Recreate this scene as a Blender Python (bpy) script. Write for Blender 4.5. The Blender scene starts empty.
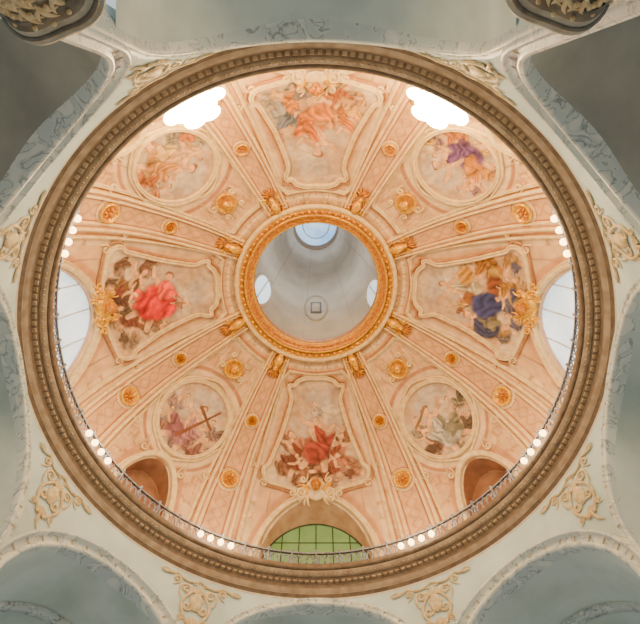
import bpy, math, random
import numpy as np
from mathutils import Vector, Matrix
random.seed(3); rng=np.random.RandomState(5)
S=12.0; Z0=1.6; D=0.797; TILT=math.radians(17.5)
SC=bpy.context.scene
rad=math.radians
def lin(c):
    c=np.array(c,dtype=float)/255.0
    return np.where(c<=0.04045,c/12.92,((c+0.055)/1.055)**2.4)
def P(r,th,h):
    return (S*r*math.cos(rad(th)), S*r*math.sin(rad(th)), Z0+S*h)
# ---------------------------------------------------------------- materials
def nt(m):
    m.use_nodes=True
    t=m.node_tree; b=t.nodes.get('Principled BSDF'); return t,b
def mat(name,c1,c2=None,scale=2.0,rough=0.7,metal=0.0,bump=0.0,attr=False,detail=4,contrast=0.25):
    m=bpy.data.materials.new(name); t,b=nt(m); N=t.nodes; L=t.links
    b.inputs['Roughness'].default_value=rough; b.inputs['Metallic'].default_value=metal
    no=N.new('ShaderNodeTexNoise'); no.inputs['Scale'].default_value=scale; no.inputs['Detail'].default_value=detail
    gm=N.new('ShaderNodeNewGeometry'); L.new(gm.outputs['Position'],no.inputs['Vector'])
    if attr:
        at=N.new('ShaderNodeAttribute'); at.attribute_name='Col'
        mr=N.new('ShaderNodeMapRange'); mr.inputs['From Min'].default_value=.3; mr.inputs['From Max'].default_value=.7
        mr.inputs['To Min'].default_value=1-contrast; mr.inputs['To Max'].default_value=1+contrast*0.4
        L.new(no.outputs['Fac'],mr.inputs['Value'])
        vm=N.new('ShaderNodeVectorMath'); vm.operation='SCALE'
        L.new(at.outputs['Color'],vm.inputs[0]); L.new(mr.outputs['Result'],vm.inputs['Scale'])
        L.new(vm.outputs['Vector'],b.inputs['Base Color'])
    else:
        cr=N.new('ShaderNodeValToRGB'); cr.color_ramp.elements[0].position=.35; cr.color_ramp.elements[1].position=.65
        a=lin(c1); d=lin(c2 if c2 is not None else [x*0.85 for x in c1])
        cr.color_ramp.elements[0].color=(*d,1); cr.color_ramp.elements[1].color=(*a,1)
        L.new(no.outputs['Fac'],cr.inputs['Fac']); L.new(cr.outputs['Color'],b.inputs['Base Color'])
    if bump>0:
        bp=N.new('ShaderNodeBump'); bp.inputs['Strength'].default_value=bump; bp.inputs['Distance'].default_value=.1
        L.new(no.outputs['Fac'],bp.inputs['Height']); L.new(bp.outputs['Normal'],b.inputs['Normal'])
    return m
def emat(name,c,strength,base=(200,200,200),c2=None,scale=1.0):
    m=bpy.data.materials.new(name); t,b=nt(m); N=t.nodes; L=t.links
    b.inputs['Base Color'].default_value=(*lin(base),1)
    b.inputs['Emission Strength'].default_value=strength
    if c2 is not None:
        no=N.new('ShaderNodeTexNoise'); no.inputs['Scale'].default_value=scale
        gm=N.new('ShaderNodeNewGeometry'); L.new(gm.outputs['Position'],no.inputs['Vector'])
        cr=N.new('ShaderNodeValToRGB'); cr.color_ramp.elements[0].position=.35; cr.color_ramp.elements[1].position=.65
        cr.color_ramp.elements[0].color=(*lin(c2),1); cr.color_ramp.elements[1].color=(*lin(c),1)
        L.new(no.outputs['Fac'],cr.inputs['Fac']); L.new(cr.outputs['Color'],b.inputs['Emission Color'])
    else: b.inputs['Emission Color'].default_value=(*lin(c),1)
    return m
M_dome=mat('painted_plaster',(0,0,0),attr=True,scale=1.6,rough=.75,contrast=.22)
M_fresco=mat('fresco_paint',(0,0,0),attr=True,scale=3.0,rough=.8,contrast=.25)
M_cream=mat('cream_stucco',(236,208,152),(218,180,122),scale=3,rough=.45)
M_pinkmold=mat('shaded_rose_stucco',(188,130,84),(164,104,62),scale=3,rough=.6)  # rose border moulding, darkened to carry a painted shadow line
M_gold=mat('gilding',(246,196,36),(210,142,8),scale=7,rough=.3,metal=.5,bump=.35)
M_orange=mat('gilded_orange',(222,150,34),(174,98,14),scale=6,rough=.38,metal=.35,bump=.25)
M_tan=mat('tan_stone',(184,160,132),(154,130,104),scale=2,rough=.6)
M_brown=mat('brown_stone',(126,104,82),(102,82,64),scale=3,rough=.6)
M_dentil=mat('dentil_stone',(186,162,132),(158,134,106),scale=3,rough=.6)
M_lightstone=mat('light_stone',(220,210,190),(200,188,166),scale=2,rough=.6)
M_wall=mat('pale_plaster',(200,216,214),(178,196,194),scale=.45,rough=.8)
M_vault=mat('vault_plaster',(204,216,210),(176,190,184),scale=.4,rough=.85)
M_vaultdark=mat('shaded_vault_plaster',(172,172,160),(146,146,136),scale=.4,rough=.85)  # same vault plaster with the upper vaults' shade put into its colour
M_stucco=mat('ochre_stucco',(214,194,150),(188,164,118),scale=4,rough=.6,bump=.2)
M_niche=mat('niche_shade_brown',(160,112,80),(130,86,60),scale=1,rough=.8)  # shadow inside the niches, put into a brown base colour
M_reveal=mat('reveal_plaster',(222,176,138),(200,148,112),scale=1.5,rough=.7)
M_iron=mat('silvered_iron',(156,158,168),(108,110,120),scale=6,rough=.5,metal=.1)
M_bulb=emat('lamp_glass',(255,206,130),11)
M_glare=emat('glare_bulb_glass',(255,220,150),60)
M_skyw=emat('bright_window',(226,242,248),1.7,c2=(176,212,224),scale=.8)
M_conew=emat('cone_window_glass',(226,242,248),1.1,c2=(180,214,224),scale=.8)
M_greenw=emat('green_window',(156,204,116),.40,c2=(116,170,82),scale=.9,base=(100,120,76))
M_sky2=emat('lantern_window',(190,224,250),1.6,c2=(110,176,232),scale=.5)
M_cone=mat('cone_plaster',(212,204,190),(194,186,172),scale=.6,rough=.85)
M_cone2=mat('cone_rib_plaster',(192,184,170),(184,174,160),scale=.6,rough=.85)
M_conebrown=mat('cone_collar',(176,146,114),(152,124,96),scale=.8,rough=.85)
M_dark=mat('dark_metal',(70,76,54),(50,54,38),scale=4,rough=.6)
M_floor=mat('stone_floor',(190,180,165),(150,140,128),scale=.7,rough=.6)
M_capital=mat('capital_stone',(176,170,152),(144,138,120),scale=3,rough=.6)
M_capdark=mat('capital_moulding',(110,104,90),(76,70,58),scale=4,rough=.5)
# marble archivolt
def marble():
    m=bpy.data.materials.new('veined_marble'); t,b=nt(m); N=t.nodes; L=t.links
    gm=N.new('ShaderNodeNewGeometry'); no=N.new('ShaderNodeTexNoise'); no.inputs['Scale'].default_value=1.1; no.inputs['Detail'].default_value=6; no.inputs['Distortion'].default_value=1.2
    L.new(gm.outputs['Position'],no.inputs['Vector'])
    cr=N.new('ShaderNodeValToRGB'); e=cr.color_ramp.elements
    e[0].position=.43; e[0].color=(*lin((196,206,204)),1); e[1].position=.6; e[1].color=(*lin((220,224,216)),1)
    k=e.new(.5); k.color=(*lin((132,144,148)),1); k=e.new(.482); k.color=(*lin((206,214,208)),1); k=e.new(.522); k.color=(*lin((196,204,200)),1)
    L.new(no.outputs['Fac'],cr.inputs['Fac']); L.new(cr.outputs['Color'],b.inputs['Base Color']); b.inputs['Roughness'].default_value=.4
    return m
M_marble=marble()
# ---------------------------------------------------------------- objects
def mkobj(name,V,F,mats,parent=None,label=None,category=None,group=None,kind=None,col=None,smooth=True,recalc=False):
    V=np.asarray(V,dtype=float)
    c=(V.min(0)+V.max(0))/2
    me=bpy.data.meshes.new(name)
    if isinstance(F,np.ndarray):
        n=len(V); me.vertices.add(n); me.vertices.foreach_set('co',(V-c).astype(np.float32).ravel())
        nf=len(F); k=F.shape[1]
        me.loops.add(nf*k); me.loops.foreach_set('vertex_index',F.astype(np.int32).ravel())
        me.polygons.add(nf); me.polygons.foreach_set('loop_start',np.arange(0,nf*k,k,dtype=np.int32))
        me.update(calc_edges=True); me.validate()
    else:
        me.from_pydata([tuple(p) for p in (V-c)],[],F); me.update()
    if recalc:
        import bmesh
        bm=bmesh.new(); bm.from_mesh(me); bmesh.ops.recalc_face_normals(bm,faces=bm.faces); bm.to_mesh(me); bm.free()
    me.materials.append(mats)
    if smooth: me.polygons.foreach_set('use_smooth',[True]*len(me.polygons))
    if col is not None:
        ca=me.color_attributes.new('Col','FLOAT_COLOR','POINT')
        cc=np.ones((len(V),4),dtype=np.float32); cc[:,:3]=col; ca.data.foreach_set('color',cc.ravel())
    ob=bpy.data.objects.new(name,me); bpy.context.collection.objects.link(ob)
    ob.location=Vector(c)
    if parent is not None:
        ob.parent=parent; ob.location=Vector(c)-parent.location
    if label: ob['label']=label
    if category and parent is None: ob['category']=category
    if group: ob['group']=group
    if kind: ob['kind']=kind
    return ob
class MB:
    def __init__(s): s.V=[]; s.F=[]
    def add(s,V,F):
        b=len(s.V); s.V+= [tuple(v) for v in V]; s.F+=[tuple(i+b for i in f) for f in F]
    def grid(s,rows,closed_u=False,closed_v=False):
        n=len(rows); m=len(rows[0]); V=[p for r in rows for p in r]; F=[]
        for i in range(n if closed_v else n-1):
            for j in range(m if closed_u else m-1):
                a=i*m+j; b=i*m+(j+1)%m; c=((i+1)%n)*m+(j+1)%m; d=((i+1)%n)*m+j
                F.append((a,b,c,d))
        s.add(V,F)
    def lsweep(s,f,path,w,t,closed=False,taper=None,prof=None):
        n=len(path); rows=[]
        for i,(x,y) in enumerate(path):
            if closed: a=path[(i-1)%n]; b=path[(i+1)%n]
            else: a=path[max(i-1,0)]; b=path[min(i+1,n-1)]
            tx,ty=b[0]-a[0],b[1]-a[1]; l=math.hypot(tx,ty) or 1; nx,ny=-ty/l,tx/l
            k=taper(i/(n-1)) if taper else 1
            pr=prof or [(-1,0),(-.8,.6),(0,1),(.8,.6),(1,0)]
            rows.append([f(x+nx*w*k*p,y+ny*w*k*p,t*q*(k if taper else 1)) for p,q in pr])
        s.grid(rows,closed_v=closed)
    def lblob(s,f,cx,cy,rx,ry,rz,z0=0,rot=0,n=12,m=6):
        rows=[]; c,sn=math.cos(rot),math.sin(rot)
        for i in range(m+1):
            a=i/m*math.pi/2; r=math.cos(a); z=math.sin(a)
            rr=[]
            for j in range(n):
                u=j/n*2*math.pi; px=rx*r*math.cos(u); py=ry*r*math.sin(u)
                rr.append(f(cx+px*c-py*sn,cy+px*sn+py*c,z0+rz*z))
            rows.append(rr)
        s.grid(rows,closed_u=True)
    def lball(s,f,cx,cy,cz,rx,ry,rz,n=14,m=8):
        rows=[]
        for i in range(m+1):
            a=(i/m-.5)*math.pi
            rows.append([f(cx+rx*math.cos(a)*math.cos(j/n*2*math.pi),cy+ry*math.cos(a)*math.sin(j/n*2*math.pi),cz+rz*math.sin(a)) for j in range(n)])
        s.grid(rows,closed_u=True)
    def llathe(s,f,cx,cy,prof,n=28,wob=None):
        rows=[[f(cx+r*(wob(j/n*2*math.pi,z) if wob else 1)*math.cos(j/n*2*math.pi),cy+r*(wob(j/n*2*math.pi,z) if wob else 1)*math.sin(j/n*2*math.pi),z) for j in range(n)] for r,z in prof]
        s.grid(rows,closed_u=True)
    def ring(s,prof,n=360,th0=0,th1=360):
        full=abs(th1-th0-360)<1e-6
        k=n if full else n+1
        rows=[[P(r,th0+(th1-th0)*j/n,h) for j in range(k)] for r,h in prof]
        s.grid(rows,closed_u=full)
    def tube(s,pts,r,n=6,closed=False):
        rows=[]; N=len(pts)
        for i in range(N):
            a=Vector(pts[(i-1)%N] if closed else pts[max(i-1,0)]); b=Vector(pts[(i+1)%N] if closed else pts[min(i+1,N-1)])
            t=(b-a).normalized(); up=Vector((0,0,1)) if abs(t.z)<.9 else Vector((1,0,0))
            x=t.cross(up).normalized(); y=t.cross(x)
            p=Vector(pts[i]); rows.append([tuple(p+r*(math.cos(2*math.pi*j/n)*x+math.sin(2*math.pi*j/n)*y)) for j in range(n)])
        s.grid(rows,closed_u=True,closed_v=closed)
    def box(s,f,x0,x1,y0,y1,z0,z1):
        V=[f(x,y,z) for z in (z0,z1) for y in (y0,y1) for x in (x0,x1)]
        s.add(V,[(0,1,3,2),(4,6,7,5),(0,4,5,1),(2,3,7,6),(0,2,6,4),(1,5,7,3)])
    def plate(s,f,outline,z):
        n=len(outline); cx=sum(p[0] for p in outline)/n; cy=sum(p[1] for p in outline)/n
        rows=[[f(cx+(x-cx)*k,cy+(y-cy)*k,z) for x,y in outline] for k in (0.001,.25,.5,.75,1)]
        s.grid(rows,closed_u=True)
    def obj(s,name,m,**k):
        k.setdefault('recalc',True)
        return mkobj(name,s.V,s.F,m,**k)
# dome mapping
DA,DB,DH=1.2,.99,2.1
def domept(th,v,z=0.0):
    vr=rad(v); r=DA*math.cos(vr); h=DH+DB*math.sin(vr)
    nr,nh=math.cos(vr)/DA,math.sin(vr)/DB; l=math.hypot(nr,nh)
    return P(r-z*nr/l,th,h-z*nh/l)
def domemap(th0,v0,zoff=0.0):
    vm=rad(v0); a=math.hypot(DA*math.sin(vm),DB*math.cos(vm))
    def f(x,y,z):
        v=v0+math.degrees(y/a); r=DA*math.cos(rad(v))
        return domept(th0-math.degrees(x/r),v,z+zoff)
    return f
RW=1.08
def cylmap(th0,h0,r0=RW):
    def f(x,y,z): return P(r0-z,th0-math.degrees(x/r0),h0+y)
    return f
def conr(h): return .46+(h-3.15)*(.2-.46)/(5.0-3.15)
def conemap(th0,h0):
    def f(x,y,z):
        r=conr(h0+y); return P(r-z,th0-math.degrees(x/r),h0+y)
    return f
CARD=[0,90,180,270]; DIAG=[45,135,225,315]
RIBS=sorted([(c+s*26)%360 for c in CARD for s in (-1,1)])
# ---------------------------------------------------------------- noise
W=[(rng.randn(2),rng.rand()*6.28) for _ in range(28)]
def noise(x,y,f=1.0,k=0):
    o=0;amp=1;tot=0
    for i in range(4):
        for j in range(4):
            w,ph=W[(k+i*4+j)%28]
            o=o+amp*np.sin((w[0]*x+w[1]*y)*f*(2**i)+ph+ (0 if i==0 else 1.5*np.sin(x*f*1.3+y*f*.9+ph)))
        tot+=amp*1.6; amp*=.55
    return o/tot
def sst(e0,e1,x):
    t=np.clip((x-e0)/(e1-e0),0,1); return t*t*(3-2*t)
# ---------------------------------------------------------------- dome shell
def vlow(th):
    lo=-3.0
    a=((th+45)%90)-45
    if abs(a)<13.5: lo=8+20.2*math.sqrt(max(0,1-(a/13.5)**2))
    b=((th)%90)-45
    if abs(b)<6.8: lo=9+14.5*math.sqrt(max(0,1-(b/6.8)**2))
    return lo
NT,NV=1440,230
th=np.arange(NT)*360.0/NT
lo=np.array([vlow(t) for t in th]); VT=69.5
tt=np.linspace(0,1,NV)
vv=lo[None,:]+(VT-lo[None,:])*tt[:,None]; TH=np.broadcast_to(th[None,:],vv.shape)
vr=np.radians(vv); r=DA*np.cos(vr); h=DH+DB*np.sin(vr)
V=np.stack([S*r*np.cos(np.radians(TH)),S*r*np.sin(np.radians(TH)),Z0+S*h],-1).reshape(-1,3)
i=np.arange(NV-1)[:,None]; j=np.arange(NT)[None,:]; j2=(j+1)%NT
F=np.stack([i*NT+j,(i+1)*NT+j,(i+1)*NT+j2,i*NT+j2],-1).reshape(-1,4)
a=((TH+45)%90)-45; A=np.abs(a); B=45-A
ax=np.radians(A)*r; bx=np.radians(B)*r
col=np.zeros(vv.shape+(3,)); 
def put(mask,c): 
    global col
    m=mask[...,None]; col=col*(1-m)+lin(c)*m
BASE=(218,172,122)
put(np.ones_like(vv),BASE)
ux=np.radians(TH)*4.0; uy=vv*.06
n1=noise(ux*2.0,uy*2.0,1.0,0); n2=noise(ux*3,uy*4,1.6,5)
put(sst(0,1.2,n1)*.5,(200,142,96)); put(sst(.1,1.2,n2)*.4,(236,204,156))
put(sst(1.2,.6,np.abs(A-19.2))*.9,(184,118,74))  # rose stripe along the field moulding, deepened as a painted shadow line
put(sst(.9,.3,np.abs(A-21.0)),(240,212,162))
put(sst(1,.6,np.abs(B-13.4))*.8,(186,122,78))  # painted shadow line beside the diagonal field mouldings
put(sst(1.0,.4,np.abs(A-17.6))*.5,(238,208,160))
put(sst(.6,.2,np.abs(vv-66.3)),(240,206,152)); put(sst(.7,.2,np.abs(vv-64.6))*.8,(176,106,58))
arab=sst(.16,.04,np.abs(noise(np.radians(A)*9,vv*.16,1.7,9)))
arab2=sst(.14,.04,np.abs(noise(np.radians(B)*11,vv*.20,1.7,3)))
band=((A<21)&((A>16.8)|(vv>63)))*1.0+((B<14)&((vv>52)|(vv<26)))*1.0
put(arab*np.clip(band,0,1)*.65,(176,116,52))
put(arab2*((B<13)&(vv>26)&(vv<64))*.4,(244,216,168))
dw=np.sqrt((A/13.5)**2+((vv-8)/20.2)**2); 
put(sst(1.3,1.24,dw)*(A<20),(202,146,100)); put(sst(1.14,1.10,dw)*(A<18),(240,210,164))
db=np.sqrt((B/6.8)**2+((vv-9)/14.5)**2)
put(sst(1.5,1.42,db)*(B<13),(198,142,98)); put(sst(1.24,1.18,db)*(B<13),(238,206,158))
do=np.sqrt((bx/.2)**2+((vv-38.5)/11.4)**2)
put(sst(1.42,1.34,do)*(B<14.5)*.8,(234,198,148)); put(sst(.07,.03,np.abs(do-1.3))*(B<14.5)*.9,(178,114,70))
put(sst(4,2,vv)*.6,(192,134,90))
mkobj('ceiling',V,F,M_dome,col=col.reshape(-1,3),kind='structure',label='painted inner dome shell in peach and cream plaster',category='dome')
# ---------------------------------------------------------------- window reveals and windows
def arch_path(th0,hw,v0,vt,n=48,vb=-3):
    pts=[]
    pts.append((th0-hw,vb)); 
    for k in range(n+1):
        u=math.pi*k/n; pts.append((th0-hw*math.cos(u),v0+vt*math.sin(u)))
    pts.append((th0+hw,vb)); return pts
wn=0; tn=2
for th0,hw,v0,vt,card in [(c,13.5,8,20.2,1) for c in CARD]+[(c,6.8,9,14.5,0) for c in DIAG]:
    lean = th0 in (0,180,270)
    path=arch_path(th0,hw,v0,vt); XP=1.215*S
    ct,st=math.cos(rad(th0)),math.sin(rad(th0))
    inner=[Vector(domept(t,v)) for t,v in path]; outer=[]
    for (t,v),p in zip(path,inner):
        if lean: outer.append(Vector(domept(t,v,-.03)))
        else:
            x=p.x*ct+p.y*st; outer.append(p+Vector((ct,st,0))*(max(XP-x,0.05)))
    mb=MB(); mb.grid([[tuple(p) for p in inner],[tuple(p) for p in outer]])
    tn+=1
    mb.obj('trim_%d'%tn,M_reveal if card else M_niche,label='deep arched window reveal in warm plaster' if card else 'arched niche reveal with its shadow painted brown',category='reveal',kind='structure')
    wn+=1
    if lean:
        mb=MB(); rows=[]
        for k in np.linspace(.001,1,12): rows.append([domept(th0+(t-th0)*k,6+(v-6)*k,-.028) for t,v in path])
        mb.grid(rows,closed_u=True)
        w=mb.obj('window_%d'%wn,M_skyw,kind='structure',category='window',label='bright daylit arched window leaning with the dome')
        mb=MB()
        def g(x,y,z): return domept(th0+x,6+y,-.027+z)
        for fx in (-.5,0,.5):
            top=v0+vt*math.sqrt(1-fx*fx)-6
            mb.grid([[g(fx*hw+dx,y,dz) for dx,dz in ((-.13,0),(-.13,.004),(.13,.004),(.13,0))] for y in np.linspace(-8,top,14)])
        for y in (8,):
            hx=hw*math.sqrt(max(0,1-max(0,(y+6-v0)/vt)**2))
            mb.grid([[g(x,y+dy,dz) for dy,dz in ((-.15,0),(-.15,.004),(.15,.004),(.15,0))] for x in np.linspace(-hx,hx,14)])
        mb.obj('window_frame',M_lightstone,parent=w)
    else:
        loc=[(-(p.x*st)+p.y*ct,p.z) for p in outer]
        def fw(x,y,z): return (ct*(XP-z)-st*x, st*(XP-z)+ct*x, y)
        mb=MB(); mb.plate(fw,loc,0.02)
        w=mb.obj('window_%d'%wn,M_niche if not card else M_greenw,kind='structure',category='window',smooth=False,
            label='arched window with glowing green leaded glass' if card else 'recessed arched window niche with its shadow painted dark brown')
        mb=MB(); mb.lsweep(fw,loc,.07,.10)
        if card:
            zmax=max(z for _,z in loc); zmin=min(z for _,z in loc); hwid=max(x for x,_ in loc)
            for k in (-2,-1,0,1,2):
                x=k*hwid/3.2; zt=max(z for (xx,z) in loc if abs(abs(xx)-abs(x))<hwid*.15)
                mb.box(fw,x-.028,x+.028,zmin,zt-.05,.03,.08)
            z=zmin+(zmax-zmin)*.72
            hx=max([abs(xx) for xx,zz in loc if zz>=z-.15] or [0])
            mb.box(fw,-hx,hx,z-.025,z+.025,.03,.07)
        mb.obj('window_frame',M_dark if card else M_niche,parent=w)
    tn+=1; mb=MB()
    full=[(t,v) for t,v in arch_path(th0,hw*1.06,v0,vt*1.03)]
    rows=[]
    for off,z in [(0,0),(0,.022),(.5,.03),(1.0,.018),(1.2,.018),(1.5,.028),(1.8,.0)]:
        rr=[]
        for k,(t,v) in enumerate(full):
            q=(t-th0,v-v0); l=math.hypot(q[0],q[1]*.9) or 1
            if v<v0: q=(q[0],0); l=abs(q[0])
            rr.append(domept(t+q[0]/l*off,v+q[1]/l*off,z))
        rows.append(rr)
    mb.grid(rows)
    mb.obj('trim_%d'%tn,M_cream,label='cream moulded arch surround',category='moulding',kind='structure')
# field mouldings
for c0 in CARD+DIAG:
    if c0 in CARD: half=[(0,64.6),(9,64.6),(17,64.6),(19.6,62.5),(19.6,55),(19.6,45),(19.6,36),(19.6,27),(19.6,16),(19.6,5)]
    else: half=[(0,64.2),(6,64.2),(11,64.2),(12.6,62.5),(12.6,56),(13.3,50),(13.3,40),(13.3,30),(13.3,18),(13.3,5)]
    dense=[]
    for (x0,y0),(x1,y1) in zip(half[:-1],half[1:]):
        for k in range(8): dense.append((x0+(x1-x0)*k/8,y0+(y1-y0)*k/8))
    dense.append(half[-1]); path=[(-x,y) for x,y in dense[::-1]]+dense[1:]
    tn+=1; mb=MB(); rows=[]
    for off,z in ((0,0),(.12,.016),(.4,.022),(.65,.008),(.85,.012),(1.1,0)):
        rows.append([domept(c0+x*(1-off/18),y-(off*.9 if y>62 else 0),z) for x,y in path])
    mb.grid(rows); mb.obj('trim_%d'%tn,M_cream,label='cream profiled moulding bordering a dome field',category='moulding',kind='structure')
# ---------------------------------------------------------------- ribs
for rb in RIBS:
    n=220; m=41
    ds=np.linspace(-4.7,4.7,m)
    VV=[];CC=[]
    for k in range(n+1):
        v=1+66.5*k/n; rr=DA*math.cos(rad(v)); wd=1+.35*max(0,(v-40)/28)
        for dd in ds:
            ad=abs(dd)
            VV.append(domept(rb+dd*wd,v,.0005 if ad>4.6 else (.016 if ad>3.1 else .006))); 
            x=rad(dd*wd)*rr; c=lin((238,204,150))
            if 3.55<ad<4.25: c=lin((194,138,90))  # darker rose line painted in as shade beside the rib mouldings
            if ad<2.95: c=lin((170,104,60))
            if ad<2.5: c=lin((214,164,114))
            wv=1.4*abs(math.sin(v*.30*math.pi))
            e2=abs(ad-wv)
            if ad<2.2: 
                q=max(0,1-e2/.5); c=c*(1-q*.7)+lin((182,120,54))*q*.7
            for vc,rc in ((47.2,.038),(29,.056)):
                e=math.hypot(x,rad(v-vc)*1.08)
                if e<rc*1.25: c=lin((174,110,62))
                if e<rc*1.13: c=lin((242,210,152))
            CC.append(c)
    i=np.arange(n)[:,None]; j=np.arange(m-1)[None,:]
    FF=np.stack([i*m+j,(i+1)*m+j,(i+1)*m+j+1,i*m+j+1],-1).reshape(-1,4)
    tn+=1
    ro=mkobj('trim_%d'%tn,VV,FF,M_dome,col=np.array(CC),kind='structure',category='rib',label='raised painted dome rib with rose inlay and cream borders')
    for sd in (-1,1):
        for d0,w in ((4.7,.011),(3.2,.007)):
            dd=d0*sd; mb=MB(); rows=[]
            for k in range(81):
                v=1+66.5*k/80; rr=DA*math.cos(rad(v)); wd=1+.35*max(0,(v-40)/28)
                rows.append([domept(rb+dd*wd+math.degrees(w*p/rr)*(rr/1.2*.6+.4),v,.013+w*1.4*q) for p,q in ((-1,-1),(-.7,.6),(0,1),(.7,.6),(1,-1))])
            mb.grid(rows)
            mb.obj('border_moulding',M_cream,parent=ro)
# ---------------------------------------------------------------- frescoes
class Cv:
    def __init__(s,X,Y): s.X=X;s.Y=Y;s.C=np.zeros((len(X),3)); s.n=noise(X,Y,14,3); s.n2=noise(X,Y,45,8); s.n3=noise(X,Y,7,14); s.n4=noise(X,Y,24,20)
    def put(s,m,c): m=m[:,None]; s.C=s.C*(1-m)+lin(c)*m
    def ell(s,cx,cy,rx,ry,rot,c,soft=.35,folds=.4,al=1.0,rim=.28):
        a=rad(rot); dx=s.X-cx+s.n4*.010; dy=s.Y-cy+s.n2*.006
        u=(dx*math.cos(a)+dy*math.sin(a))/rx; w=(-dx*math.sin(a)+dy*math.cos(a))/ry
        d=np.sqrt(u*u+w*w)
        m=sst(1.0+soft*.5,1.0-soft*.5,d)*al
        s.C=s.C*(1-rim*(sst(1.3,1.0,d)*al)[:,None])
        ff=np.sin(u*7+w*3+s.n*4)
        sh=1+folds*ff*np.abs(ff)*1.1+.25*w+.2*s.n2
        s.C=s.C*(1-m[:,None])+(lin(c)[None,:]*np.clip(sh,.3,2.0)[:,None])*m[:,None]
    def cloud(s,cx,cy,rx,ry,c,al=.7):
        dx=s.X-cx+s.n*.03; dy=s.Y-cy+s.n4*.025; d=np.hypot(dx/rx,dy/ry)
        m=sst(1.1,.5,d)*al*(.75+.35*s.n2); m=np.clip(m,0,1)[:,None]
        s.C=s.C*(1-m)+lin(c)[None,:]*(1+.22*np.clip(dy/ry,-1,1)+.1*s.n4)[:,None]*m
    def cap(s,x0,y0,x1,y1,r,c):
        dx,dy=x1-x0,y1-y0; t=np.clip(((s.X-x0)*dx+(s.Y-y0)*dy)/(dx*dx+dy*dy),0,1)
        d=np.hypot(s.X-x0-t*dx+s.n2*.002,s.Y-y0-t*dy)/(r*(1-.35*t))
        m=sst(1.15,.8,d); s.C=s.C*(1-.3*sst(1.5,1.0,d)[:,None])
        s.C=s.C*(1-m[:,None])+(lin(c)[None,:]*(1+.25*s.n2)[:,None])*m[:,None]
    def fig(s,cx,cy,k,rot,robe,robe2,skin=(224,170,120),hair=(136,86,54),flip=1):
        k*=1.25; a=rad(rot)
        def T(x,y): x*=flip; return cx+k*(x*math.cos(a)-y*math.sin(a)),cy+k*(x*math.sin(a)+y*math.cos(a))
        def E(x,y,rx,ry,r,c,**kw): X,Y=T(x,y); s.ell(X,Y,rx*k,ry*k,rot+r*flip,c,**kw)
        def Cp(x0,y0,x1,y1,r,c): a0=T(x0,y0);a1=T(x1,y1); s.cap(a0[0],a0[1],a1[0],a1[1],r*k,c)
        Cp(-.1,-.5,-.4,-.9,.12,skin); Cp(.2,-.5,.25,-.98,.12,skin)
        E(.02,-.36,.42,.38,10,robe); E(-.28,-.3,.34,.17,-35,robe2); E(.30,-.2,.34,.15,50,robe)
        Cp(-.12,-.3,-.35,-.55,.13,robe2)
        E(0,.12,.20,.32,5,skin if flip>0 else robe2,folds=.15)
        E(.12,.02,.13,.34,20,robe)
        Cp(-.12,.32,-.36,.40,.085,skin); Cp(-.36,.40,-.55,.60,.07,skin); Cp(.14,.32,.36,.16,.085,skin); Cp(.36,.16,.52,.28,.065,skin)
        Cp(.01,.38,.02,.5,.07,skin)
        E(.0,.66,.13,.10,0,hair,folds=.1,rim=.1); E(.02,.58,.105,.13,0,skin,folds=.05,rim=.1)
    def crowd(s,pts,pal,k=.075):
        for q,(x,y) in enumerate(pts):
            a=pal[q%len(pal)]; b=pal[(q+1)%len(pal)]
            s.fig(x,y,k*(1+.15*math.sin(q*2.3)),40*math.sin(q*1.9),a,b,flip=1 if q%2 else -1)
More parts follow.
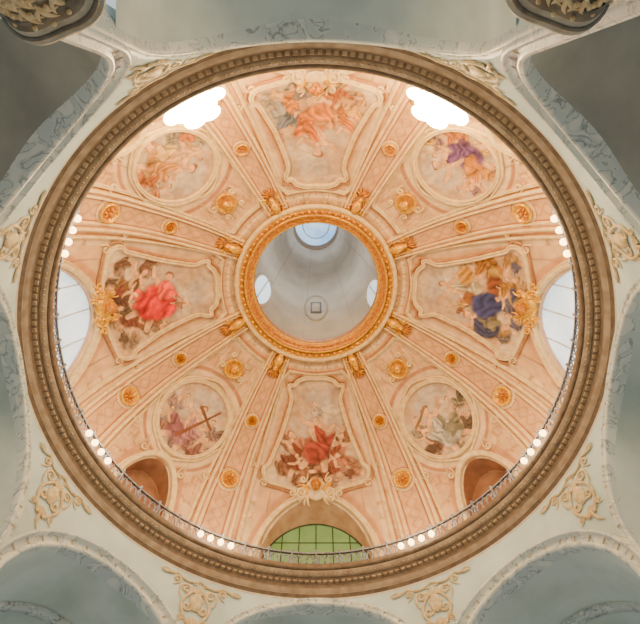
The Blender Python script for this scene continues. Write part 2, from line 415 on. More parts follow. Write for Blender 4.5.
def fresco(th0,v0,outline,paint,label,frame_w=.011):
    N=340; M=95
    o=np.array(outline); seg=np.r_[0,np.cumsum(np.hypot(*(np.roll(o,-1,0)-o).T))]; oc=np.vstack([o,o[:1]])
    u=np.linspace(0,seg[-1],N,endpoint=False); ox=np.interp(u,seg,oc[:,0]); oy=np.interp(u,seg,oc[:,1])
    k=np.linspace(0.002,1,M); cy=oy.mean()
    X=(ox[None,:]*k[:,None]).ravel(); Y=(cy+(oy-cy)[None,:]*k[:,None]).ravel()
    f=domemap(th0,v0,.006); V=[f(x,y,0) for x,y in zip(X,Y)]
    i=np.arange(M-1)[:,None]; j=np.arange(N)[None,:]; j2=(j+1)%N
    F=np.stack([i*N+j,i*N+j2,(i+1)*N+j2,(i+1)*N+j],-1).reshape(-1,4)
    cv=Cv(X,Y); cv.put(np.ones_like(X),(206,170,130)); cv.put(sst(-.2,.9,cv.n3)*.8,(230,206,166)); cv.put(sst(.1,1.0,-cv.n3)*.7,(170,138,112))
    cv.put(sst(.1,.9,cv.n4)*.35,(226,204,170)); cv.put(sst(.2,1.0,cv.n)*.45,(174,164,156)); cv.put(sst(.2,.9,-cv.n4)*.3,(164,124,96))
    big=max(oy)>.28
    if big:
        for (x,y,rx,ry,c) in ((0,.22,.11,.06,(194,184,172)),(.05,.14,.12,.05,(234,214,180)),(-.08,.08,.10,.05,(196,168,148)),(-.18,-.08,.08,.07,(182,160,146)),(.18,-.06,.08,.08,(210,184,154)),(0,-.2,.24,.07,(186,142,108)),(-.12,-.22,.12,.05,(212,182,146)),(.16,-.22,.10,.05,(170,138,116))): cv.cloud(x,y,rx,ry,c)
    else:
        for (x,y,rx,ry,c) in ((0,.13,.13,.06,(204,190,174)),(.08,.05,.09,.05,(230,206,172)),(-.1,.05,.08,.06,(196,170,150)),(0,-.14,.15,.06,(176,144,116)),(-.09,-.11,.08,.05,(216,190,158)),(.1,-.12,.08,.05,(180,156,142))): cv.cloud(x,y,rx,ry,c)
    paint(cv)
    ob=mkobj('fresco',V,F,M_fresco,col=cv.C,label=label,category='ceiling painting',group='dome frescoes')
    pts=list(zip(ox[::2],oy[::2]))
    mb=MB(); mb.lsweep(f,pts,frame_w,.020,closed=True,prof=[(-1,0),(-.9,.8),(-.4,1),(0,.5),(.3,.5),(.6,.9),(1,.7),(1.1,0)])
    mb.obj('frame',M_cream,parent=ob,label='cream moulded stucco frame')
    mb=MB(); c=cy
    if big: bp=[(x*1.09,c+(y-c)*1.07) for x,y in pts]
    else:
        bp=[]
        for x,y in pts:
            a=math.atan2(y,x); k=1.10+.035*math.cos(4*a)+.02*math.cos(8*a); bp.append((x*k,y*k))
    mb.lsweep(f,bp,frame_w*.6,.010,closed=True)
    mb.obj('outer_border',M_pinkmold if big else M_cream,parent=ob,label='scalloped outer border line')
    return ob
def smooth_outline(pts,n=8):
    out=[];N=len(pts)
    for i in range(N):
        p0,p1,p2,p3=[np.array(pts[(i+k)%N]) for k in (-1,0,1,2)]
        for s in range(n):
            t=s/n; out.append(tuple(.5*((2*p1)+(-p0+p2)*t+(2*p0-5*p1+4*p2-p3)*t*t+(-p0+3*p1-3*p2+p3)*t**3)))
    return out
half=[(.0,.325),(.05,.325),(.10,.305),(.125,.275),(.150,.272),(.155,.25),(.140,.20),(.165,.10),(.195,.0),(.232,-.10),(.262,-.18),(.285,-.2),(.288,-.24),(.26,-.275),(.18,-.285),(.10,-.30),(.05,-.31)]
out=half+[(0,-.312)]+[(-x,y) for x,y in half[::-1][:-1]]
cardout=smooth_outline(out,5)
def oval(rx,ry,n=90): return [(rx*math.cos(t),ry*math.sin(t)) for t in np.linspace(0,2*math.pi,n,endpoint=False)]
WIDE=[(-.18,-.16),(.18,-.17),(-.09,-.22),(.09,-.22),(-.16,-.02),(.16,.0),(0,-.18)]
def p_bottom(c):
    c.crowd(WIDE,[(140,92,64),(166,112,78),(120,76,56),(180,134,102)])
    c.fig(-.12,-.08,.12,14,(128,58,38),(110,60,40)); c.fig(.12,-.09,.12,-18,(140,68,44),(180,112,80),flip=-1)
    c.fig(-.06,-.15,.09,50,(114,74,50),(150,98,64)); c.fig(.07,-.15,.09,-45,(136,72,48),(170,120,80))
    c.fig(.0,.01,.155,0,(146,58,40),(186,114,80)); c.ell(.0,-.08,.07,.06,15,(150,60,42)); c.fig(0,.16,.05,20,(170,156,146),(200,180,156))
def p_left(c):
    c.crowd(WIDE,[(120,84,60),(150,120,96),(100,76,60),(170,130,90)])
    c.fig(-.08,-.12,.11,40,(96,68,44),(130,88,48)); c.fig(.13,-.03,.12,-30,(108,102,66),(146,94,62),flip=-1); c.fig(.08,-.13,.09,10,(120,64,48),(94,76,54))
    c.fig(.0,-.0,.15,50,(200,26,20),(222,60,40)); c.ell(.04,.01,.095,.11,10,(210,30,20)); c.ell(-.01,.06,.05,.05,30,(226,80,58)); c.fig(-.03,-.16,.08,0,(96,60,48),(134,66,54)); c.fig(.06,.14,.05,-20,(160,110,80),(190,150,120))
def p_right(c):
    c.crowd(WIDE,[(120,106,100),(170,124,66),(96,90,110),(190,150,94)])
    c.fig(-.14,-.05,.12,-20,(62,62,96),(134,120,90),flip=-1); c.fig(.13,-.03,.12,25,(164,104,34),(198,154,66))
    c.fig(.02,.09,.125,-10,(206,184,146),(154,94,44)); c.ell(-.04,-.06,.07,.085,20,(56,60,108)); c.ell(.07,-.1,.05,.05,0,(134,70,36)); c.fig(.04,-.16,.08,40,(178,122,40),(76,74,106)); c.ell(.1,.06,.05,.04,10,(192,136,44)); c.fig(-.08,.10,.05,10,(190,150,86),(150,92,60))
def p_top(c):
    c.crowd(WIDE,[(200,142,80),(164,146,130),(208,158,86),(140,128,120)])
    c.fig(-.16,-.04,.12,20,(204,118,34),(218,160,72)); c.fig(.16,-.05,.125,-25,(112,114,126),(162,152,144),flip=-1)
    c.fig(.07,-.13,.10,40,(208,126,40),(138,118,112)); c.fig(-.09,-.14,.10,-40,(176,98,40),(200,146,84)); c.fig(.0,.03,.15,5,(196,106,30),(200,142,84)); c.ell(-.02,-.08,.07,.05,0,(208,122,36))
fresco(90,46.2,cardout,p_bottom,'bell-shaped fresco of red-robed figures on clouds')
fresco(180,46.2,cardout,p_left,'bell-shaped fresco with bright red-robed figure among dark companions')
fresco(0,46.2,cardout,p_right,'bell-shaped fresco with blue and gold robed figures on clouds')
fresco(270,46.2,cardout,p_top,'bell-shaped fresco of orange and grey robed figures')
OW=[(-.12,-.10),(.12,-.11),(0,-.15),(-.12,.03),(.13,.02)]
def o_ll(c):
    c.crowd(OW,[(150,120,116),(170,132,118),(130,100,94)],.065)
    c.fig(-.09,-.08,.085,30,(130,90,86),(160,110,88)); c.fig(.10,-.1,.085,-30,(130,84,74),(190,138,116)); c.fig(.0,-.03,.14,-10,(172,116,116),(138,84,88))
    c.cap(-.02,-.12,.10,.12,.009,(122,72,44)); c.cap(.0,.085,.115,.015,.009,(122,72,44))
def o_lr(c):
    c.crowd(OW,[(130,110,90),(160,140,110),(100,84,70)],.065)
    c.fig(.09,-.09,.085,-20,(100,78,60),(130,98,80)); c.fig(-.11,-.06,.085,10,(120,80,62),(94,70,54)); c.fig(-.01,-.02,.145,12,(184,174,154),(130,118,92),flip=-1); c.cap(-.13,.04,-.03,.10,.007,(130,90,44))
def o_ul(c):
    c.crowd(OW,[(190,144,94),(170,150,126),(196,126,70)],.065)
    c.fig(-.09,-.05,.095,-40,(150,132,114),(190,110,50)); c.fig(.10,-.04,.085,30,(176,100,42),(194,144,84)); c.fig(0,-.01,.14,20,(190,130,64),(206,164,100))
def o_ur(c):
    c.crowd(OW,[(200,138,66),(150,112,118),(206,156,76)],.065)
    c.fig(-.10,-.04,.095,30,(202,122,30),(216,150,56)); c.fig(.10,-.07,.085,-10,(192,112,40),(124,78,106)); c.fig(.02,-.01,.14,-20,(108,70,116),(194,122,38))
ov=oval(.195,.212)
fresco(135,38.5,ov,o_ll,'oval fresco of angel carrying a brown cross')
fresco(45,38.5,ov,o_lr,'oval fresco of pale-robed seated figure with attendants')
fresco(225,38.5,ov,o_ul,'oval fresco of figures in muted ochre robes')
fresco(315,38.5,ov,o_ur,'oval fresco of figures in purple and orange robes')
# ---------------------------------------------------------------- ornaments
def spiral(cx,cy,r0,r1,a0,turn,n=26):
    return [(cx+(r0+(r1-r0)*k/n)*math.cos(a0+turn*k/n),cy+(r0+(r1-r0)*k/n)*math.sin(a0+turn*k/n)) for k in range(n+1)]
def cscroll(mb,f,x,y,s,flip=1,rot=0,w=.12,t=.1):
    pts=[(.30,-1.1),(.46,-.75),(.53,-.35)]+spiral(0,0,.52,.1,0,3.4*math.pi/1.2)
    c,sn=math.cos(rot),math.sin(rot); q=[]
    for px,py in pts: px*=flip; q.append((x+s*(px*c-py*sn),y+s*(px*sn+py*c)))
    mb.lsweep(f,q,w*s,t*s,taper=lambda u:.45+.55*math.sin(math.pi*min(1,u*1.1+.08)))
def leaf(mb,f,x0,y0,ang,l,w,t):
    pts=[(x0+l*k/8*math.cos(ang+.35*(k/8)**2),y0+l*k/8*math.sin(ang+.35*(k/8)**2)) for k in range(9)]
    mb.lsweep(f,pts,w,t,taper=lambda u:max(.08,math.sin(math.pi*(u*.85+.12))))
def roundel(th0,v0,R,lab):
    f=domemap(th0,v0,.014); mb=MB()
    mb.llathe(f,0,0,[(R*1.0,0),(R*.98,.012),(R*.86,.016),(R*.74,.01),(R*.7,.004),(R*.001,.004)],n=32)
    o=mb.obj('gilded_roundel',M_gold,label=lab,category='rosette',group='gilded rib roundels')
    mb=MB()
    for k in range(8):
        a=k*math.pi/4; mb.lblob(f,R*.4*math.cos(a),R*.4*math.sin(a),R*.22,R*.12,.012,z0=.004,rot=a,n=8,m=4)
    mb.lblob(f,0,0,R*.2,R*.2,.02,z0=.004,n=10,m=4)
    mb.obj('flower_relief',M_orange,parent=o,label='petalled flower relief')
for rb in RIBS:
    roundel(rb,47.2,.034,'small round gilded rosette on painted rib'); roundel(rb,29,.051,'large round gilded rosette on painted rib')
def cherub_head(mb,f,cx,cy,s,z0=0):
    mb.lball(f,cx,cy,z0+.8*s,s*.8,s,s*.8); mb.lblob(f,cx,cy-.1*s,.16*s,.22*s,.3*s,z0=z0+1.5*s,n=8,m=4)
    for q in (-1,1): mb.lblob(f,cx+q*.36*s,cy-.25*s,.24*s,.24*s,.2*s,z0=z0+1.35*s,n=8,m=3)
    for k in range(9):
        a=math.pi*k/8; mb.lball(f,cx+.78*s*math.cos(a),cy+.2*s+.85*s*math.sin(a),z0+.75*s,.3*s,.3*s,.4*s,n=8,m=5)
def wings(f,o,s,n,m1,spread=1.1):
    for q in (-1,1):
        mb=MB()
        for k in range(n):
            leaf(mb,f,q*s*.7,-s*.2,(math.pi/2-q*(spread+.28*k)),s*(2.4-.25*k),s*.22,s*.4)
        mb.obj('wing',m1,parent=o,label='gilded feathered wing')
def cherub_cart(th0,v0,lab,s,mm):
    f=domemap(th0,v0,.024); mb=MB()
    mb.lblob(f,0,-.01,s*1.7,s*1.9,.012); 
    for q in (-1,1):
        cscroll(mb,f,q*s*2.2,-s*.9,s*1.3,flip=q,t=.3,w=.2); cscroll(mb,f,q*s*2.0,s*1.2,s*1.0,flip=q,rot=math.pi*.9,t=.3,w=.2)
        cscroll(mb,f,q*s*3.7,-s*1.2,s*1.0,flip=-q,rot=.5*q,t=.25,w=.18)
        for k in range(3): leaf(mb,f,q*s*1.2,-s*1.4,-math.pi/2+q*(.2+.5*k),s*1.8,s*.2,s*.3)
    o=mb.obj('cherub_cartouche',mm,label=lab,category='stucco ornament',group='cherub cartouches')
    mb=MB(); cherub_head(mb,f,0,0,s*.9,z0=.010); mb.obj('cherub_head',M_orange,parent=o,label='gilded cherub head')
    wings(f,o,s,5,M_gold)
for c,l,mm,s in ((90,'cream scrolled cartouche with cherub above green window',M_cream,.034),(180,'scrolled cartouche with gilded cherub beside red-robed fresco',M_gold,.031),(0,'scrolled cartouche with gilded cherub beside blue-robed fresco',M_gold,.031),(270,'scrolled cartouche with gilded cherub under orange-robed fresco',M_cream,.034)):
    cherub_cart(c,31.5,l,s,mm)
for c in DIAG:
    f=domemap(c,57,.006); mb=MB(); s=.029
    mb.llathe(f,0,0,[(s*2.0,0),(s*1.95,.014),(s*1.75,.018),(s*1.5,.008),(.0005,.008)],n=30)
    o=mb.obj('cherub_medallion',M_gold,label='round gilded medallion holding cherub head',category='stucco ornament',group='cherub medallions')
    for q in (-1,1):
        for a in ((q*s*2.3,-s*.8,s*1.1,q,0),(q*s*1.8,s*2.1,s*.9,q,math.pi)):
            mb=MB(); cscroll(mb,f,a[0],a[1],a[2],flip=a[3],rot=a[4],t=.3,w=.2); mb.obj('scroll',M_cream,parent=o,label='cream stucco scroll')
    mb=MB(); cherub_head(mb,f,0,0,s*.85,z0=.008); mb.obj('cherub_head',M_gold,parent=o)
    wings(f,o,s*.8,4,M_gold,1.3)
def scrollobj(f,x,y,s,flip,rot,lab,grp,t=.25,w=.15):
    mb=MB(); cscroll(mb,f,x,y,s,flip=flip,rot=rot,t=t,w=w); mb.obj('stucco_scroll',M_cream,label=lab,category='stucco ornament',group=grp)
for c in DIAG:
    f=domemap(c,38.5,.008)
    for q in (-1,1):
        for (x,y,s,rot,fl) in ((.185,.225,.04,.2,1),(.235,-.21,.04,math.pi-.4,-1),(.12,-.285,.035,math.pi,1)):
            scrollobj(f,q*x,y,s,q*fl,q*rot,'cream stucco scroll beside oval fresco','oval scrollwork')
for c in CARD:
    f=domemap(c,62,.008)
    for q in (-1,1):
        for (x,y,s,rot,fl) in ((.10,.105,.020,0,1),(.045,.112,.016,.4,-1),(.285,-.62,.04,.3,1),(.35,-.53,.03,0,-1)):
            scrollobj(f,q*x,y,s,q*fl,q*rot,'cream stucco scroll near bell-shaped fresco','panel scrollwork')
# oculus ring
mb=MB(); mb.ring([(.418,3.0),(.413,2.99),(.405,2.988),(.398,3.002),(.388,2.996)],n=240)
oc=mb.obj('trim_1',M_orange,kind='structure',category='moulding',label='gilded orange ring moulding around the oculus')
for nm,m,pr in (('outer_band',M_cream,[(.445,2.995),(.44,2.98),(.425,2.98),(.418,3.0)]),('pale_band',M_orange,[(.388,2.996),(.38,2.994),(.372,3.0),(.366,3.01)]),('inner_lip',M_orange,[(.366,3.01),(.352,3.012),(.345,3.03),(.341,3.056),(.345,3.09),(.40,3.1)])):
    mb=MB(); mb.ring(pr,n=240); mb.obj(nm,m,parent=oc)
mb=MB()
for k in range(72):
    t=k*5
    f=lambda x,y,z,t=t:P(.405+y,t+math.degrees(x/.405),2.988-z)
    mb.lblob(f,0,0,.008,.009,.009,n=8,m=4)
mb.obj('bead_course',M_gold,parent=oc)
for nm,r0,h0,w in (('bright_fillet',.349,3.024,.10),('middle_fillet',.386,2.992,.07),('outer_fillet',.419,2.994,.08)):
    mb=MB(); mb.tube([P(r0,t*3,h0) for t in range(120)],w,closed=True); mb.obj(nm,M_gold,parent=oc)
# gilded brackets at rib tops
for rb in RIBS:
    f=domemap(rb,66,.012); mb=MB()
    rows=[]
    for k in range(11):
        u=k/10; y=.05-.10*u; z=.02+.03*math.sin(u*math.pi*.9); w=.017-.005*math.cos(u*6)
        rows.append([f(-w,y,0),f(-w,y,z*.8),f(-w*.6,y,z),f(w*.6,y,z),f(w,y,z*.8),f(w,y,0)])
    mb.grid(rows)
    for q in (-1,1):
        cscroll(mb,f,q*.038,.035,.028,flip=q,t=.5,w=.2); cscroll(mb,f,q*.038,-.045,.028,flip=q,rot=math.pi*.9*q,t=.5,w=.2)
        leaf(mb,f,q*.02,.0,math.pi/2-q*1.2,.055,.006,.014); leaf(mb,f,q*.02,-.05,-math.pi/2+q*.9,.055,.006,.014)
    mb.lball(f,0,-.05,.026,.013,.016,.018)
    o=mb.obj('gilded_bracket',M_gold,label='gilded scroll bracket at top of dome rib',category='bracket',group='oculus brackets')
    mb=MB()
    for k in range(5): leaf(mb,f,0,-.06,-math.pi/2+(k-2)*.42,.055,.006,.014)
    mb.obj('acanthus_leaf',M_orange,parent=o)
# ---------------------------------------------------------------- cone & lantern
mb=MB(); mb.ring([(.40,3.1),(.46,3.12)]+[(conr(h),h) for h in np.linspace(3.15,5.0,20)],n=96)
cone=mb.obj('wall_cone',M_cone,kind='structure',category='wall',label='pale grey conical shaft wall above the oculus')
for k in range(8):
    mb=MB(); t=k*45+22.5+22.5; mb.tube([P(conr(h),t+11,h) for h in np.linspace(3.15,5.0,8)],.03,n=5)
    mb.obj('rib_line',M_cone2,parent=cone)
mb=MB(); mb.ring([(.2,5.0),(.197,5.0),(.194,5.05),(.192,5.12),(.188,5.13),(.188,5.3)],n=64)
mb.obj('trim_2',M_conebrown,kind='structure',category='moulding',label='brown collar at the foot of the lantern')
mb=MB(); mb.ring([(.001,5.16),(.1,5.16),(.189,5.16)],n=48)
w=mb.obj('window_9',M_sky2,kind='structure',category='window',label='pale blue daylit lantern glazing')
mb=MB()
mb.tube([P(.12,t*10,5.15) for t in range(36)],.05,closed=True); mb.obj('window_frame',M_lightstone,parent=w)
def ell(a,b,n=30): return [(a*math.cos(t),b*math.sin(t)) for t in np.linspace(0,2*math.pi,n,endpoint=False)]
for q,t,hc in ((10,154,3.56),(11,24,3.42)):
    f=conemap(t,hc); mb=MB(); mb.plate(f,ell(.085,.20),.012)
    w=mb.obj('window_%d'%q,M_skyw if q==10 else M_conew,kind='structure',category='window',label='bright rounded window in the cone wall')
    mb=MB(); mb.lsweep(f,ell(.088,.205),.010,.02,closed=True); mb.box(f,-.003,.003,-.2,.2,.012,.016)
    mb.obj('window_frame',M_lightstone,parent=w)
f=conemap(90,3.79); mb=MB(); mb.lsweep(f,ell(.078,.20),.008,.014,closed=True)
w=mb.obj('window_12',M_cone2,kind='structure',category='window',label='small square hatch inside round grey surround')
mb=MB(); mb.box(f,-.038,.038,-.085,.085,.002,.006); mb.obj('hatch_panel',M_iron,parent=w)
mb=MB(); mb.box(f,-.028,.028,-.062,.062,.006,.008); mb.obj('hatch_pane',M_lightstone,parent=w)
# ---------------------------------------------------------------- cornice
cor=None
def rp(prof,m,name,lab=None):
    global cor
    mb=MB(); mb.ring(prof,n=360)
    if cor is None:
        cor=mb.obj(name,m,kind='structure',category='cornice',label=lab)
    else: mb.obj(name,m,parent=cor,label=lab)
rp([(1.055,1.955),(1.05,1.975),(1.036,1.98),(1.034,1.99)],M_brown,'trim_0','ring cornice of tan and taupe stone with dentils')
rp([(1.10,1.90),(1.088,1.905),(1.082,1.915),(1.080,1.922)],M_lightstone,'lower_fillet','pale cream lower fillet')
rp([(1.080,1.922),(1.074,1.93),(1.070,1.934)],M_brown,'brown_groove')  # narrow band of brown stone
rp([(1.070,1.934),(1.068,1.938),(1.062,1.94),(1.06,1.952),(1.055,1.955)],M_tan,'cyma_moulding')
rp([(1.034,1.99),(1.028,1.988),(1.022,1.995),(1.014,1.998),(1.012,2.008)],M_tan,'soffit_band')
rp([(1.012,2.008),(1.006,2.008),(1.0,2.016),(1.0,2.034),(1.01,2.037),(1.215,2.037),(1.215,2.05),(1.2,2.1)],M_brown,'upper_fillet','brown upper edge and walkway')
mb=MB()
for k in range(250):
    t=k*360/250; f=lambda x,y,z,t=t:P(1.046+y,t+math.degrees(x/1.05),1.977-z)
    mb.box(f,-.0075,.0075,-.0085,.0085,-.012,.006)
mb.obj('dentil_course',M_dentil,parent=cor,smooth=False,label='row of small tan dentil blocks')
mb=MB()
for k in range(300):
    t=k*1.2; mb.lball(lambda x,y,z,t=t:P(1.021+y,t+math.degrees(x/1.02),1.992+z),0,0,0,.005,.005,.005,n=6,m=4)
mb.obj('bead_course',M_tan,parent=cor)
# ---------------------------------------------------------------- balustrade
RB=1.035
mb=MB(); mb.ring([(RB-.005,2.133),(RB-.005,2.141),(RB+.005,2.141),(RB+.005,2.133),(RB-.005,2.133)],n=240)
bal=mb.obj('balustrade',M_iron,label='grey wrought iron gallery railing on the cornice',category='railing')
mb=MB(); mb.ring([(RB-.004,2.045),(RB-.004,2.052),(RB+.004,2.052),(RB+.004,2.045),(RB-.004,2.045)],n=240); mb.obj('base_rail',M_iron,parent=bal)
mb=MB()
for k in range(120):
    t0=k*3
    c=t0+1.5
    mb.tube([P(RB,c+.85*math.cos(a),2.092+.028*math.sin(a)) for a in np.linspace(0,2*math.pi,12,endpoint=False)],.040,n=4,closed=True)
    for s in (-1,1):
        mb.tube([P(RB,c-1.5+3*u,2.092+s*.038*math.cos(u*2*math.pi)) for u in np.linspace(0,1,9)],.038,n=4)
mb.obj('scroll_lattice',M_iron,parent=bal)
for k in range(60):
    mb=MB(); t=k*6; mb.tube([P(RB,t,2.035),P(RB,t,2.15)],.055,n=6); mb.lball(lambda x,y,z,t=t:P(RB+x,t+math.degrees(y),2.153+z),0,0,0,.007,.007,.008,n=8,m=5)
    mb.obj('post',M_iron,parent=bal)
# ---------------------------------------------------------------- lamps
def bulbmesh(t,rr,hh,R,sx=1.0,**k):
    mb=MB(); mb.lball(lambda x,y,z:P(rr+x,t+math.degrees(y/rr),hh+z),0,0,0,R,R*sx,R,n=20,m=14); return mb
for rb in RIBS:
    top=rb in (244,296)
    if top:
        sg=1 if rb==244 else -1
        mb=MB(); mb.tube([P(1.02,rb+a,2.062) for a in np.linspace(-7,7,15)],.10,n=8)
        for a in (-5,0,5): mb.tube([P(1.02,rb+a,2.036),P(1.02,rb+a,2.062)],.08,n=8)
        o=mb.obj('glare_lamp_cluster',M_tan,category='lamp',group='glaring lamp clusters',label='cluster of warm lamps on the cornice edge, bulbs enlarged into a glare shape')
        for dt,rr,hh,R,sx in ((-5.0,.99,2.12,.024,1.3),(-2.6,.985,2.09,.034,1.3),(.2,.975,2.12,.040,1.5),(3.0,.98,2.09,.034,1.3),(5.6,.99,2.12,.020,1.5),(-1.6,.955,2.2,.030,1.6),(1.9,.952,2.2,.026,1.6)):  # bulbs oversized and overlapping, shaped like the glare around the lamps
            bulbmesh(rb+sg*dt,rr,hh,R,sx).obj('bulb',M_glare,parent=o)
    else:
        for k in range(4):
            t=rb+(k-1.5)*2.75; rr=1.0; hh=2.062; R=.0140; mb=MB(); e=1.018
            mb.tube([P(rr+R*.6,t,hh+R*.5),P(e,t,hh-.003),P(e,t,2.037)],.08,n=8)
            o=mb.obj('globe_lamp',M_tan,category='lamp',group='gallery globe lamps',label='small glowing round lamp beside gallery railing')
            bulbmesh(t,rr,hh,R).obj('bulb',M_bulb,parent=o)
    L=bpy.data.lights.new('lamp_light','POINT'); L.energy=1000 if top else 600; L.color=(1,.79,.50); L.shadow_soft_size=.4
    lo=bpy.data.objects.new('lamp_light',L); bpy.context.collection.objects.link(lo); lo.location=P(.90,rb,2.18)
    if top:
        L=bpy.data.lights.new('added_glow_light','POINT'); L.energy=1300; L.color=(1,.62,.20); L.shadow_soft_size=.5  # extra light without a bulb, added for orange glow on the dome
        lo=bpy.data.objects.new('added_glow_light',L); bpy.context.collection.objects.link(lo); lo.location=P(1.0,rb,2.34)
# ---------------------------------------------------------------- drum wall with arches
HB=-Z0/S
def archspec(c):
    if c%90==0: return .43,1.885
    return (.365,1.672) if c in (225,315) else (.37,1.722)
def archlow(t):
    for c in CARD+DIAG:
        d=abs((t-c+180)%360-180); r,ap=archspec(c); x=rad(d)*RW
        if x<r: return ap-r+math.sqrt(r*r-x*x)
    return None
ths=np.arange(0,360,.25); mb=MB()
rowsN=14
def wallcol(t,lowv): return [P(RW,t,lowv+(1.91-lowv)*k/(rowsN-1)) for k in range(rowsN)]
cols=[]
for t in ths:
    l=archlow(t); cols.append((t,HB if l is None else l,l is None))
n=len(cols)
for i in range(n):
    a=cols[i]; b=cols[(i+1)%n]; la,lb=a[1],b[1]
    if a[2]!=b[2]:
        if a[2]: la=lb
        else: lb=la
    mb.grid([wallcol(a[0],la),wallcol(b[0] if b[0] else 360,lb)])
wo=mb.obj('wall_drum',M_wall,kind='structure',category='wall',label='pale grey-green plastered drum wall pierced by arches',smooth=False)
def archo2(th0,r,ap,n=40,below=.5,k=1.0):
    pts=[(-r*k,ap-r-below)]
    for q in range(n+1):
        u=math.pi*q/n; pts.append((-r*k*math.cos(u),ap-r+r*k*math.sin(u)))
    pts.append((r*k,ap-r-below)); return pts
tn=60; vn=0
for th0 in CARD+DIAG:
    r,ap=archspec(th0)
    card=th0%90==0
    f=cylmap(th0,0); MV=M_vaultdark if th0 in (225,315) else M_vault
    tn+=1; vn+=1; mb=MB()
    def band(k0,prof):
        rows=[]
        for kk,z in prof:
            rows.append([f(x,y,z) for x,y in archo2(th0,r,ap,k=kk)])
        mb.grid(rows)
    band(0,[(.985,-.06),(.985,.012),(1.0,.02),(1.03,.02),(1.04,.010),(1.10,.010),(1.11,.026),(1.13,.03),(1.145,.02),(1.155,0)] if not card else [(.985,-.06),(.985,.01),(1.0,.016),(1.01,.016),(1.02,.01),(1.05,.01),(1.06,.016),(1.075,0)])
    av=mb.obj('trim_%d'%tn,M_marble,kind='structure',category='archivolt',label='veined pale marble arch moulding')
    mb=MB()
    e0,e1=(1.035,1.105) if not card else (1.015,1.055)
    zz=.0115
    for q in range(-8,9):
        u=math.pi/2+q*.17
        for (w) in (.004,):
            pa=[]
            for kk in (e0,e1):
                for s in (-1,1):
                    uu=u+s*w/r
                    pa.append(f(-r*kk*math.cos(uu),ap-r+r*kk*math.sin(uu),zz))
            mb.add([pa[0],pa[1],pa[3],pa[2]],[(0,1,2,3)])
    mb.obj('voussoir_joint_lines',M_capital,parent=av,smooth=False)
    ct,st=math.cos(rad(th0)),math.sin(rad(th0)); rows=[]
    for ext in np.linspace(0,1,6):
        rr=[]
        for x,y in archo2(th0,r,ap,below=.15,k=1.0-.06*(ext>0)):
            p=Vector(f(x,y,0)); xr=p.x*ct+p.y*st; q=p+Vector((ct,st,0))*((1.95*S-xr)*ext)
            rr.append(tuple(q))
        rows.append(rr)
    mb=MB(); mb.grid(rows)
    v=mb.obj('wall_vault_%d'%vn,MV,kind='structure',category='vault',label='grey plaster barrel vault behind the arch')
    mb=MB(); o=[( (-q[0]*st+q[1]*ct),q[2]) for q in rows[-1]]
    fw=lambda x,y,z: (ct*1.95*S-st*x, st*1.95*S+ct*x, y)
    mb.plate(fw,o,0); mb.obj('end_wall',MV,parent=v)
    for e in (1.35,1.62):
        mb=MB(); rows=[]
        for kk,dz in ((.94,0),(.91,0),(.91,.05),(.94,.05)):
            rr=[]
            for x,y in archo2(th0,r,ap,below=.15,k=kk):
                lx=-x*S; rr.append((ct*(e+dz)*S-st*lx,st*(e+dz)*S+ct*lx,Z0+S*y))
            rows.append(rr)
        mb.grid(rows)
        mb.obj('transverse_rib',M_marble if MV is M_vault else MV,parent=v)
# spandrel ornaments
for rb in RIBS:
    base=round(rb/90)*90; sg=1 if ((rb-base+180)%360-180)>0 else -1
    t0=base+sg*26
    f=cylmap(t0,1.785,RW-.003); mb=MB()
    for q in (-1,1):
        cscroll(mb,f,q*.052,.05,.046,flip=q,t=.10,w=.15); cscroll(mb,f,q*.034,-.03,.038,flip=q,rot=math.pi*.95*q,t=.11,w=.16)
        cscroll(mb,f,q*.10,.08,.032,flip=-q,rot=.6*q,t=.11,w=.16); cscroll(mb,f,q*.15,.095,.024,flip=q,rot=1.2*q,t=.11,w=.16)
        cscroll(mb,f,q*.02,.09,.020,flip=-q,rot=.2*q,t=.11,w=.18); cscroll(mb,f,q*.05,-.085,.022,flip=-q,rot=.9*q,t=.11,w=.18)
        for k in range(3): leaf(mb,f,0,-.07,-math.pi/2+q*(.25+.3*k),.05,.005,.004)
        mb.lsweep(f,[(q*x,.108-.02*abs(math.sin(x*30))) for x in np.linspace(0,.17,20)],.006,.006)
        mb.lsweep(f,[(q*(.012+.045*math.sin(u*math.pi)),.06-.17*u) for u in np.linspace(0,1,14)],.006,.006)
    mb.lblob(f,0,.0,.026,.045,.010); leaf(mb,f,0,-.08,-math.pi/2,.09,.007,.006)
    for k in range(7): leaf(mb,f,0,.03,math.pi/2+(k-3)*.26,.05,.005,.006)
    mb.obj('spandrel_ornament',M_stucco,label='pale ochre stucco scroll and shell ornament between arches',category='stucco ornament',group='spandrel ornaments')
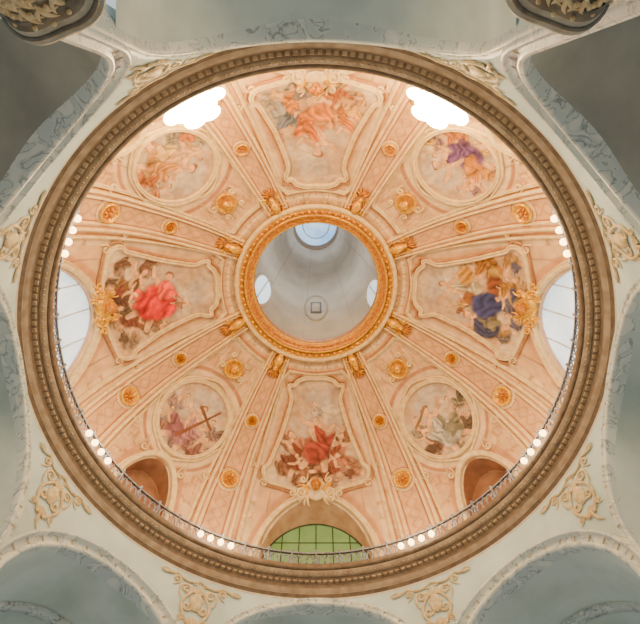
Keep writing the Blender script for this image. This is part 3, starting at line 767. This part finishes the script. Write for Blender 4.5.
# pier capitals
for rb in RIBS:
    base=round(rb/90)*90; sg=1 if ((rb-base+180)%360-180)>0 else -1
    t0=base+sg*(20.3 if rb==244 else 18.4); C=Vector(P(1.06,t0,0)); DZ=.105
    def f(x,y,z): return (C.x+x*S,C.y+y*S,Z0+S*(z-DZ))
    wob=lambda a,z,t0=t0: 1+(.08*math.cos(4*(a-rad(t0))+math.pi) if z>.9 else 0)
    mb=MB()
    prof=[(.030,HB+DZ),(.030,.80),(.038,.805),(.034,.82),(.037,.86),(.048,.90),(.057,.915),(.057,.922),(.062,.925),(.065,.94),(.071,.95),(.071,.962),(.078,.967),(.078,.975),(.02,.98)]
    mb.llathe(f,0,0,prof,n=48,wob=wob)
    o=mb.obj('pier_column',M_capital,label='pale stone pier with moulded capital under arch springing',category='column',group='arch piers')
    mb=MB()
    for ring,(h0,R) in enumerate(((.81,.037),(.85,.042),(.885,.050))):
        for k in range(16):
            a=2*math.pi*(k+.5*ring)/16
            g=lambda x,y,z,a=a,h0=h0,R=R:(C.x+S*((R+z+.3*max(y,0))*math.cos(a)-x*math.sin(a)),C.y+S*((R+z+.3*max(y,0))*math.sin(a)+x*math.cos(a)),Z0+S*(h0+y-DZ))
            leaf(mb,g,0,0,math.pi/2,.04,.004,.005); mb.lball(g,0,.04,.004,.0035,.003,.0035,n=8,m=5)
            leaf(mb,g,0,.01,math.pi/2-.8,.025,.003,.004); leaf(mb,g,0,.01,math.pi/2+.8,.025,.003,.004)
    mb.obj('acanthus_leaf',M_stucco,parent=o,label='finely carved gilded acanthus leaves')
    mb=MB(); mb.llathe(f,0,0,[(.072,.9505),(.076,.953),(.076,.960),(.072,.963)],n=48,wob=wob); mb.obj('dark_fillet',M_capdark,parent=o)
    mb=MB(); mb.llathe(f,0,0,[(.058,.912),(.061,.914),(.061,.922),(.0625,.924),(.067,.938)],n=48,wob=wob); mb.obj('neck_moulding',M_capdark,parent=o)
# floor
mb=MB(); mb.ring([(.001,HB),(1.2,HB),(2.2,HB)],n=64); mb.obj('floor',M_floor,kind='structure',category='floor',label='pale stone church floor')
# ---------------------------------------------------------------- lights
for hh,e in ((3.9,380),(4.85,110)):
    L=bpy.data.lights.new('cone_fill_light','POINT'); L.energy=e; L.color=(.98,.98,1); L.shadow_soft_size=.8  # unseen fill lights added to brighten the cone interior
    o=bpy.data.objects.new('cone_fill_light',L); bpy.context.collection.objects.link(o); o.location=P(.0,270,hh)
wd=bpy.data.worlds.new('World'); SC.world=wd; wd.use_nodes=True
bg=wd.node_tree.nodes['Background']; bg.inputs[0].default_value=(.84,.95,1.0,1); bg.inputs[1].default_value=.84
# ---------------------------------------------------------------- camera
cam=bpy.data.cameras.new('camera'); co=bpy.data.objects.new('camera',cam); bpy.context.collection.objects.link(co)
cam.sensor_width=36; cam.lens=567/640*36; cam.shift_x=4/640; cam.clip_end=300
c,s=math.cos(TILT),math.sin(TILT)
R=Matrix(((1,0,0),(0,-c,-s),(0,s,-c)))
co.matrix_world=Matrix.Translation((0,-D*S,Z0))@R.to_4x4()
SC.camera=co
